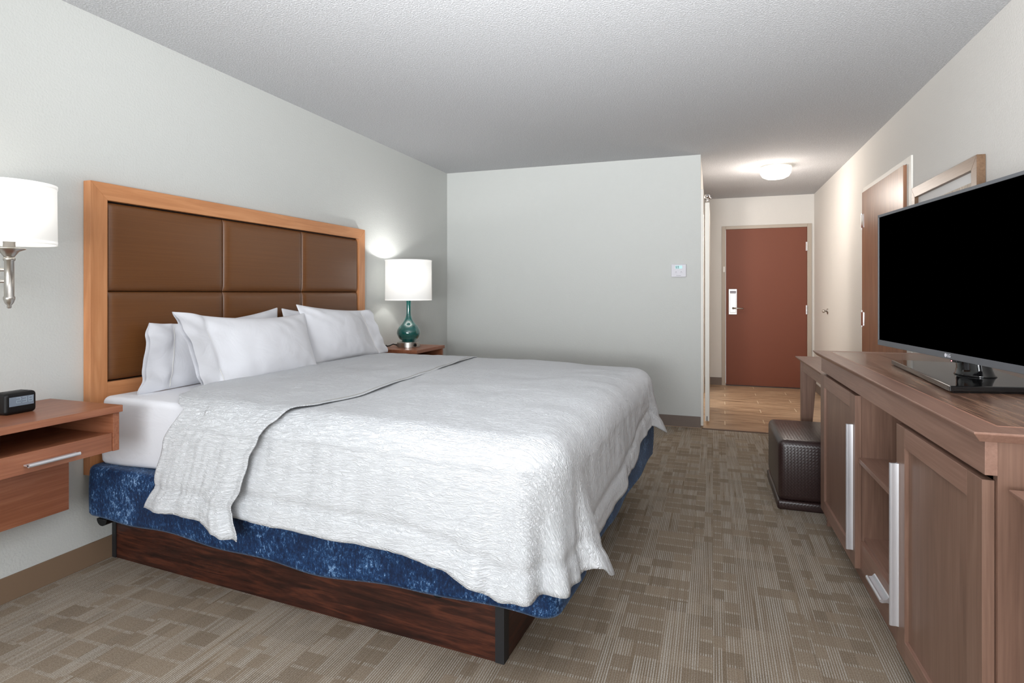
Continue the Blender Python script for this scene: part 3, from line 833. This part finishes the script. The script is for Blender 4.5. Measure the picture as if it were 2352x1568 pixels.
# alarm clock
ck = thing('alarm_clock', 'small black digital alarm clock showing 2:38 on the left nightstand', 'clock', (-2.385, 1.398, 0.766), R(2))
f = BM(); extrude(f, [(a, b) for a, b in ((-0.053, 0), (0.053, 0), (0.053, 0.078), (-0.053, 0.078))], lambda a, b: (-0.06, a, b), lambda a, b: (0.012, a, b))
obj('case', f, m_black, ck, 0.013, seg=5)
f = bx(0.0118, 0.0135, -0.040, 0.040, 0.030, 0.063)
sc_ = obj('screen', f, m_lcd2, ck)
db = BM()
for i, ch in enumerate('238'):
    digit(db, ch, [-0.018, 0.002, 0.022][i], 0.040, 0.014, 0.020, 0.0018, lambda b, a, c, d, e: box(b, 0.0134, 0.0139, a, c, d, e))
box(db, 0.0134, 0.0139, -0.0025, -0.001, 0.045, 0.047); box(db, 0.0134, 0.0139, -0.0025, -0.001, 0.052, 0.054)
obj('digits', db, m_digit, sc_)
kb = BM()
obj('top_button', box(kb, -0.045, -0.008, -0.035, 0.035, 0.0775, 0.0795), m_steel_dark, ck, 0.001)

# ---------------------------------------------------------------- sconce
sx, sy = -2.322, 1.33
sn = thing('wall_sconce', 'lit wall sconce with white drum shade and nickel arms above the left nightstand', 'wall lamp', (XL, sy, 1.15))
def drum(cx, cy, r0, r1, z0, z1, t=0.002):
    bm = BM(); lathe(bm, [(r0, z0), (r1, z1), (r1-t, z1), (r0-t, z0)], 64, (cx, cy), closed=True); return bm
sh = child('lamp_shade', drum(sx, sy, 0.134, 0.132, 1.375, 1.585), m_shade, sn, smooth=True)
for z0, z1 in ((1.374, 1.386), (1.574, 1.586)):
    rb = BM(); lathe(rb, [(0.1345, z0), (0.1345, z1), (0.130, z1), (0.130, z0)], 64, (sx, sy), closed=True)
    for v in rb.verts: v.co -= Vector(sn.location)
    obj('shade_rim', rb, m_shade, sh, smooth=True)
child('stem', lathe(BM(), [(0.004, 1.150), (0.007, 1.154), (0.006, 1.160), (0.012, 1.168), (0.0165, 1.182), (0.0165, 1.190), (0.014, 1.192), (0.0135, 1.315), (0.017, 1.318), (0.017, 1.325), (0.013, 1.33)], 32, (sx, sy)), m_nickel, sn, smooth=True)
child('bobeche', lathe(BM(), [(0.013, 1.326), (0.018, 1.335), (0.028, 1.349), (0.046, 1.357), (0.046, 1.360), (0.012, 1.360)], 40, (sx, sy)), m_nickel, sn, smooth=True)
child('candle_sleeve', lathe(BM(), [(0.017, 1.359), (0.017, 1.385), (0.03, 1.386), (0.03, 1.392), (0.016, 1.392), (0.016, 1.42)], 32, (sx, sy)), m_plate, sn, smooth=True)
child('bulb', lathe(BM(), [(0.012, 1.42), (0.026, 1.45), (0.03, 1.475), (0.022, 1.50), (0.004, 1.51)], 24, (sx, sy)), m_bulb, sn, smooth=True)
ar = BM()
for z in (1.245, 1.285): tube(ar, [(XL+0.01, sy, z), (sx, sy, z)], 0.0055, 12)
child('arm', ar, m_nickel, sn, smooth=True)
child('wall_plate', bx(XL+0.001, XL+0.018, sy-0.04, sy+0.04, 1.165, 1.32), m_nickel, sn, bevel=0.004)
point('sconce_light', (sx, sy, 1.53), 0.9, (1.0, 0.94, 0.84), 0.02)

# ---------------------------------------------------------------- table lamp
lx, ly, lz = -2.362, 4.205, 0.763
tl = thing('table_lamp', 'lit table lamp with teal glass bottle base and white drum shade on far nightstand', 'lamp', (lx, ly, lz))
def P_(prof): return lathe(BM(), prof, 48)
obj('base_disc', P_([(0.088, 0.0), (0.088, 0.004), (0.0935, 0.004), (0.0935, 0.040), (0.09, 0.043), (0.05, 0.044)]), m_nickel, tl, smooth=False)
gb = [(0.05, 0.043), (0.058, 0.052), (0.078, 0.072), (0.092, 0.098), (0.0955, 0.120), (0.088, 0.148), (0.070, 0.175), (0.048, 0.200), (0.032, 0.225), (0.022, 0.255), (0.0185, 0.29), (0.0185, 0.34), (0.021, 0.392)]
def smoothprof(pr, n=5):
    out = []
    for i in range(len(pr)-1):
        p0 = pr[max(i-1, 0)]; p1 = pr[i]; p2 = pr[i+1]; p3 = pr[min(i+2, len(pr)-1)]
        for k in range(n):
            t = k/n
            out.append(tuple(0.5*((2*p1[a])+(-p0[a]+p2[a])*t+(2*p0[a]-5*p1[a]+4*p2[a]-p3[a])*t*t+(-p0[a]+3*p1[a]-3*p2[a]+p3[a])*t**3) for a in (0, 1)))
    out.append(pr[-1]); return out
obj('glass_body', P_(smoothprof(gb)), m_teal, tl, smooth=True)
obj('socket', P_([(0.014, 0.392), (0.014, 0.44), (0.018, 0.45), (0.018, 0.50)]), m_nickel, tl, smooth=True)
sh = obj('lamp_shade', drum(0, 0, 0.189, 0.187, 0.382, 0.708), m_shade, tl, smooth=True)
for z0, z1 in ((0.381, 0.389), (0.701, 0.709)):
    rb = BM(); lathe(rb, [(0.1895, z0), (0.1895, z1), (0.185, z1), (0.185, z0)], 64, closed=True)
    obj('shade_rim', rb, m_shade, sh, smooth=True)
obj('bulb', P_([(0.012, 0.50), (0.03, 0.535), (0.034, 0.56), (0.024, 0.59), (0.003, 0.60)]), m_bulb, tl, smooth=True)
kn = BM(); tube(kn, [(0.082, -0.045, 0.02), (0.09, -0.05, 0.02)], 0.012, 16); obj('outlet_button', kn, m_black, tl)
co_ = BM(); tube(co_, [(-0.09, -0.02, 0.012), (-0.115, -0.05, 0.022), (-0.14, -0.07, 0.009), (-0.165, -0.085, 0.006), (-0.19, -0.10, 0.006)], 0.0045, 8)
tube(co_, [(-0.15, -0.09, 0.010), (-0.175, -0.11, 0.010)], 0.009, 8)
obj('cord', co_, m_black, tl, smooth=True)
point('table_lamp_light', (lx, ly, lz+0.622), 5.0, (1.0, 0.99, 0.97), 0.02)

# ---------------------------------------------------------------- dresser
DA = R(1.18)
dsr = thing('dresser', 'long brown wooden dresser with panelled doors under the television', 'dresser', (0.5685, 1.554, 0), DA)
def dpart(name, bm, mat, parent=dsr, **k): return obj(name, bm, mat, parent, **k)
DT = 0.9; DD = 0.585
# local x: depth away from the face, local y: along the room
def moulded(x0, x1, y0, y1, z1, th=0.024, ch=0.016):
    bm = BM()
    lo = [(x0+ch, y0+ch), (x1, y0+ch), (x1, y1-ch), (x0+ch, y1-ch)]
    md = [(x0, y0), (x1, y0), (x1, y1), (x0, y1)]
    a = [bm.verts.new((*p, z1-th)) for p in lo]; b = [bm.verts.new((*p, z1-0.005)) for p in md]; b2 = [bm.verts.new((*p, z1)) for p in md]
    bm.faces.new(list(reversed(a))); bm.faces.new(b2)
    for A, B in ((a, b), (b, b2)):
        for i in range(4): bm.faces.new([A[i], A[(i+1) % 4], B[(i+1) % 4], B[i]])
    return bm
tp = dpart('top', moulded(-0.030, DD, -0.027, 1.872, DT), m_dres, bevel=0.0015)
dpart('top_inlay', bx(0.045, DD-0.03, 0.055, 1.80, DT-0.001, DT+0.0006), m_top, tp)
for q_ in ((0.0415, 0.045, 0.0515, 1.8035), (DD-0.03, DD-0.0265, 0.0515, 1.8035), (0.045, DD-0.03, 0.0515, 0.055), (0.045, DD-0.03, 1.80, 1.8035)):
    dpart('inlay_line', bx(*q_, DT-0.001, DT+0.0007), m_dres_edge, tp)
dpart('apron', bx(0, 0.024, 0, 1.815, 0.800, DT-0.024), m_dres, bevel=0.001)
for ya, yb in ((0.0245, 0.0455), (1.79, 1.81)): pass
for ya, yb in ((0.004, 0.024), (0.600, 0.618), (1.135, 1.153), (1.80, 1.82)):
    dpart('side_panel', bx(0.025, DD-0.015, ya, yb, 0.0 if ya in (0.004, 1.80) else 0.07, DT-0.024), m_dres_z)
dpart('back_panel', bx(DD-0.014, DD-0.004, 0.004, 1.82, 0.03, DT-0.024), m_dres_z)
dpart('plinth', bx(0.045, 0.06, 0.024, 1.80, 0, 0.075), m_dres)
dpart('bottom_shelf', bx(0.035, DD-0.015, 0.618, 1.135, 0.196, 0.208), m_dres)
dpart('shelf', bx(0.012, DD-0.015, 0.618, 1.135, 0.516, 0.534), m_dres, bevel=0.001)
dpart('cabinet_floor', bx(0.035, DD-0.015, 0.024, 1.80, 0.072, 0.086), m_dres)
def door(y0, y1, z0, z1, hy, frame=0.078, rail=0.062):
    bm = BM(); th_ = 0.024
    D = dpart('door', bx(0.011, 0.018, y0+frame-0.002, y1-frame+0.002, z0+rail-0.002, z1-rail+0.002), m_dres_z)
    for a_, b_ in ((y0, y0+frame), (y1-frame, y1)): dpart('stile', bx(0, th_, a_, b_, z0, z1), m_dres_z, D, bevel=0.0012)
    for a_, b_ in ((z0, z0+rail), (z1-rail, z1)): dpart('rail', bx(0, th_, y0+frame, y1-frame, a_, b_), m_dres, D, bevel=0.0012)
    hprof(D, hy)
def hprof(parent, hy, z0=0.145, z1=0.662):
    s_ = -1 if hy > 1.2 else 1
    pts = [(0.0, 0.012), (-0.003, 0.012), (-0.005, 0.007), (-0.010, 0.003), (-0.016, 0.002), (-0.021, 0.004), (-0.025, 0.002), (-0.026, -0.003), (-0.023, -0.007), (-0.016, -0.007), (-0.008, -0.006), (0.0, -0.008)]
    bm = BM(); extrude(bm, pts, lambda a, b: (a, hy+b, z0), lambda a, b: (a, hy+b, z1))
    o = dpart('handle', bm, m_alu, parent, bevel=0.0008); o['label'] = 'long aluminium pull'
door(0.014, 0.607, 0.065, 0.786, 0.588)
door(1.130, 1.832, 0.083, 0.786, 1.165, 0.085)
dw = dpart('drawer', bx(0.020, 0.038, 0.622, 1.131, 0.082, 0.196), m_dres, bevel=0.001)
pts = [(0.0, 0.014), (-0.004, 0.012), (-0.010, 0.004), (-0.020, 0.002), (-0.026, 0.004), (-0.031, 0.001), (-0.031, -0.006), (-0.024, -0.009), (-0.010, -0.006), (0.0, -0.008)]
bm = BM(); extrude(bm, pts, lambda a, b: (0.020+a, 0.745, 0.145+b), lambda a, b: (0.020+a, 0.925, 0.145+b))
dpart('handle', bm, m_alu, dw)

# table/ledge against the near end of the dresser
tb_ = thing('side_table', 'lower wooden table butting the near end of the dresser, at right edge', 'table', (0.60, 0.75, 0))
obj('top', moulded(0.0, 0.57, 0.0, 0.775, 0.781, 0.024, 0.014), m_dres, tb_, 0.0015)
obj('apron', bx(0.03, 0.05, 0.06, 0.74, 0.68, 0.757), m_dres, tb_)
for x in (0.03, 0.50):
    for y in (0.03, 0.70): obj('leg', bx(x, x+0.05, y, y+0.05, 0, 0.757), m_dres_z, tb_, 0.002)

# desk beyond the dresser
dk = thing('desk', 'wooden writing desk with tapered leg between the dresser and the hallway', 'desk', (0.566, 3.40, 0), DA)
obj('top', moulded(0, 0.585, 0.02, 1.085, 0.762, 0.022, 0.016), m_dres, dk, 0.0015)
obj('apron', bx(0.035, 0.052, 0.03, 1.03, 0.668, 0.74), m_dres, dk)
obj('end_apron', bx(0.09, 0.55, 1.015, 1.032, 0.668, 0.74), m_dres, dk)
for x, s_ in ((0.028, 1), (0.57, -1)):
    lg = BM()
    pts0 = [(0, 0), (s_*0.045, 0), (s_*0.045, 0.045), (0, 0.045)]
    a = [lg.verts.new((x+p[0], 1.015+p[1], 0)) for p in pts0]
    b = [lg.verts.new((x+p[0]*2.15, 1.015+p[1], 0.64)) for p in pts0]
    c = [lg.verts.new((x+p[0]*2.15, 1.015+p[1], 0.74)) for p in pts0]
    lg.faces.new(a); lg.faces.new(c)
    for A, B in ((a, b), (b, c)):
        for i in range(4): lg.faces.new([A[i], A[(i+1) % 4], B[(i+1) % 4], B[i]])
    bmesh.ops.recalc_face_normals(lg, faces=lg.faces)
    obj('leg', lg, m_dres_z, dk, 0.0015)

# ottoman
ot = thing('ottoman', 'dark brown woven cube ottoman tucked under the desk', 'ottoman', (0.345, 3.535, 0), R(0.5))
def uvbox(bm):
    uvl = bm.loops.layers.uv.new('UVMap')
    for f_ in bm.faces:
        n_ = f_.normal
        for lp in f_.loops:
            c = lp.vert.co
            if abs(n_.z) > 0.6: uv = ((c.x+c.y)*0.707, (c.x-c.y)*0.707)
            elif abs(n_.x) > abs(n_.y): uv = ((c.y+c.z)*0.707, (c.y-c.z)*0.707)
            else: uv = ((c.x+c.z)*0.707, (c.x-c.z)*0.707)
            lp[uvl].uv = uv
    return bm
def soft(x0, x1, y0, y1, z0, z1, r):
    bm = bx(x0, x1, y0, y1, z0, z1)
    bmesh.ops.bevel(bm, geom=list(bm.edges), offset=r, segments=5, profile=0.5, affect='EDGES')
    bm.normal_update(); return uvbox(bm)
bm = soft(0, 0.44, 0, 0.60, 0.045, 0.385, 0.034)
obj('body', bm, m_weave, ot, smooth=True)
bm = soft(-0.006, 0.446, -0.006, 0.606, 0.0, 0.05, 0.012)
obj('base_band', bm, m_weave, ot, smooth=True)
# ---------------------------------------------------------------- television
TA = R(8.1)
tv = thing('television', 'large flat television with black screen standing on the dresser', 'television', (0.669, 2.868, 0.9006), TA)
W_, H_ = 0.965, 0.556; zb = 0.081
# local: y runs from far edge (0) to near edge (-W_); x is depth
bzl = BM()
box(bzl, 0.0, 0.012, -W_, 0, zb, zb+0.022); box(bzl, 0.0, 0.012, -W_, 0, zb+H_-0.011, zb+H_)
box(bzl, 0.0, 0.012, -0.009, 0, zb+0.022, zb+H_-0.011); box(bzl, 0.0, 0.012, -W_, -W_+0.009, zb+0.022, zb+H_-0.011)
bz = obj('bezel', bzl, m_bezel, tv, 0.001)
obj('screen', bx(0.003, 0.010, -W_+0.009, -0.009, zb+0.022, zb+H_-0.011), m_screen, tv)
obj('back_case', (lambda q: (box(q, 0.0121, 0.035, -W_+0.003, -0.003, zb+0.003, zb+H_-0.003), box(q, 0.035, 0.06, -W_+0.12, -0.12, zb+0.03, zb+H_-0.16), q)[2])(BM()), m_black, tv, 0.004)
def P2L(x, y):   # world to tv local
    d = Vector((x-0.669, y-2.868, 0)); d.rotate(Matrix.Rotation(-TA, 3, 'Z')); return (d.x, d.y)
base = [P2L(0.711, 2.834), P2L(0.676, 2.085), P2L(0.955, 2.150), P2L(0.985, 2.79)]
bm = BM(); prism(bm, base, 0.004, 0.022); bmesh.ops.recalc_face_normals(bm, faces=bm.faces)
obj('stand_base', bm, m_gloss, tv, 0.003)
bm = BM(); prism(bm, [(a*0.93+0.009, b*0.97-0.01) for a, b in base], 0.0, 0.004); bmesh.ops.recalc_face_normals(bm, faces=bm.faces)
obj('stand_feet', bm, m_black, tv)
nk = BM(); nc = P2L(0.845, 2.385)
rings = []
for z, sx_, sy_ in ((0.0215, 0.055, 0.15), (0.028, 0.050, 0.14), (0.045, 0.045, 0.13), (0.10, 0.042, 0.12), (0.2, 0.030, 0.11)):
    rings.append([nk.verts.new((nc[0]-0.012*(z-0.02)/0.1+sx_*math.cos(q*math.pi/16), nc[1]+sy_*0.5*math.sin(q*math.pi/16), z)) for q in range(32)])
for A, B in zip(rings, rings[1:]):
    for i in range(32): nk.faces.new([A[i], A[(i+1) % 32], B[(i+1) % 32], B[i]])
nk.faces.new(rings[-1]); nk.faces.new(list(reversed(rings[0])))
bmesh.ops.recalc_face_normals(nk, faces=nk.faces)
obj('stand_neck', nk, m_gloss, tv, smooth=True)
# logo and remote sensor under the bezel
ly_ = -0.548
ir = obj('infrared_sensor', bx(-0.001, 0.012, ly_-0.055, ly_-0.018, zb-0.007, zb+0.001), m_black, tv, 0.002)
obj('power_led', bx(-0.002, 0.0, ly_-0.030, ly_-0.026, zb-0.005, zb-0.002), m_red, ir)
def text_mesh(s_, size):
    cu = bpy.data.curves.new('t', 'FONT'); cu.body = s_; cu.size = size; cu.extrude = 0.0003
    o = bpy.data.objects.new('t', cu); C.objects.link(o)
    bpy.context.view_layer.update()
    me = bpy.data.meshes.new_from_object(o.evaluated_get(bpy.context.evaluated_depsgraph_get()))
    bpy.data.objects.remove(o); bpy.data.curves.remove(cu)
    return me
me = text_mesh('LG', 0.0155); me.name = 'brand_lettering'; me.materials.append(m_lightplastic)
o = bpy.data.objects.new('brand_lettering', me); C.objects.link(o); o.parent = bz
o.matrix_local = Matrix.Translation((-0.0006, ly_-0.002, zb+0.006)) @ Matrix(((0, 0, -1, 0), (-1, 0, 0, 0), (0, 1, 0, 0), (0, 0, 0, 1)))
em = BM(); lathe(em, [(0.0065, 0), (0.0065, 0.0008)], 24)
o = obj('brand_emblem', em, m_lightplastic, bz); o.location = (0.0, ly_+0.010, zb+0.0112); o.rotation_euler = (0, R(-90), 0)
# cord from the set to the wall
cbm = BM(); tube(cbm, [(0.155, -0.56, 0.018), (0.20, -0.60, 0.008), (0.28, -0.64, 0.006), (0.36, -0.62, 0.006)], 0.0035, 8)
obj('power_cord', cbm, m_black, tv, smooth=True)

# ---------------------------------------------------------------- picture on the right wall
pf = thing('framed_picture', 'bronze framed beige bark print hung on right wall behind the television', 'picture', (XR, 3.235, 1.18))
x0, x1 = -0.038, -0.003; PW, PH, fw = 0.935, 0.665, 0.062
def fq(pts): 
    b = BM(); extrude(b, pts, lambda a, c: (x0, a, c), lambda a, c: (x1, a, c)); return b
obj('frame_rail', fq([(0, PH), (PW, PH), (PW-fw, PH-fw), (fw, PH-fw)]), m_frame, pf, 0.0015)
obj('frame_rail', fq([(0, 0), (fw, fw), (PW-fw, fw), (PW, 0)]), m_frame, pf, 0.0015)
obj('frame_stile', fq([(0, 0), (0, PH), (fw, PH-fw), (fw, fw)]), m_frame, pf, 0.0015)
obj('frame_stile', fq([(PW, 0), (PW-fw, fw), (PW-fw, PH-fw), (PW, PH)]), m_frame, pf, 0.0015)
mb_ = obj('mat_board', bx(-0.018, -0.012, fw, PW-fw, fw, PH-fw), m_mat, pf)
obj('print', bx(-0.0195, -0.018, fw+0.035, PW-fw-0.035, fw+0.05, PH-fw-0.05), m_art, pf)
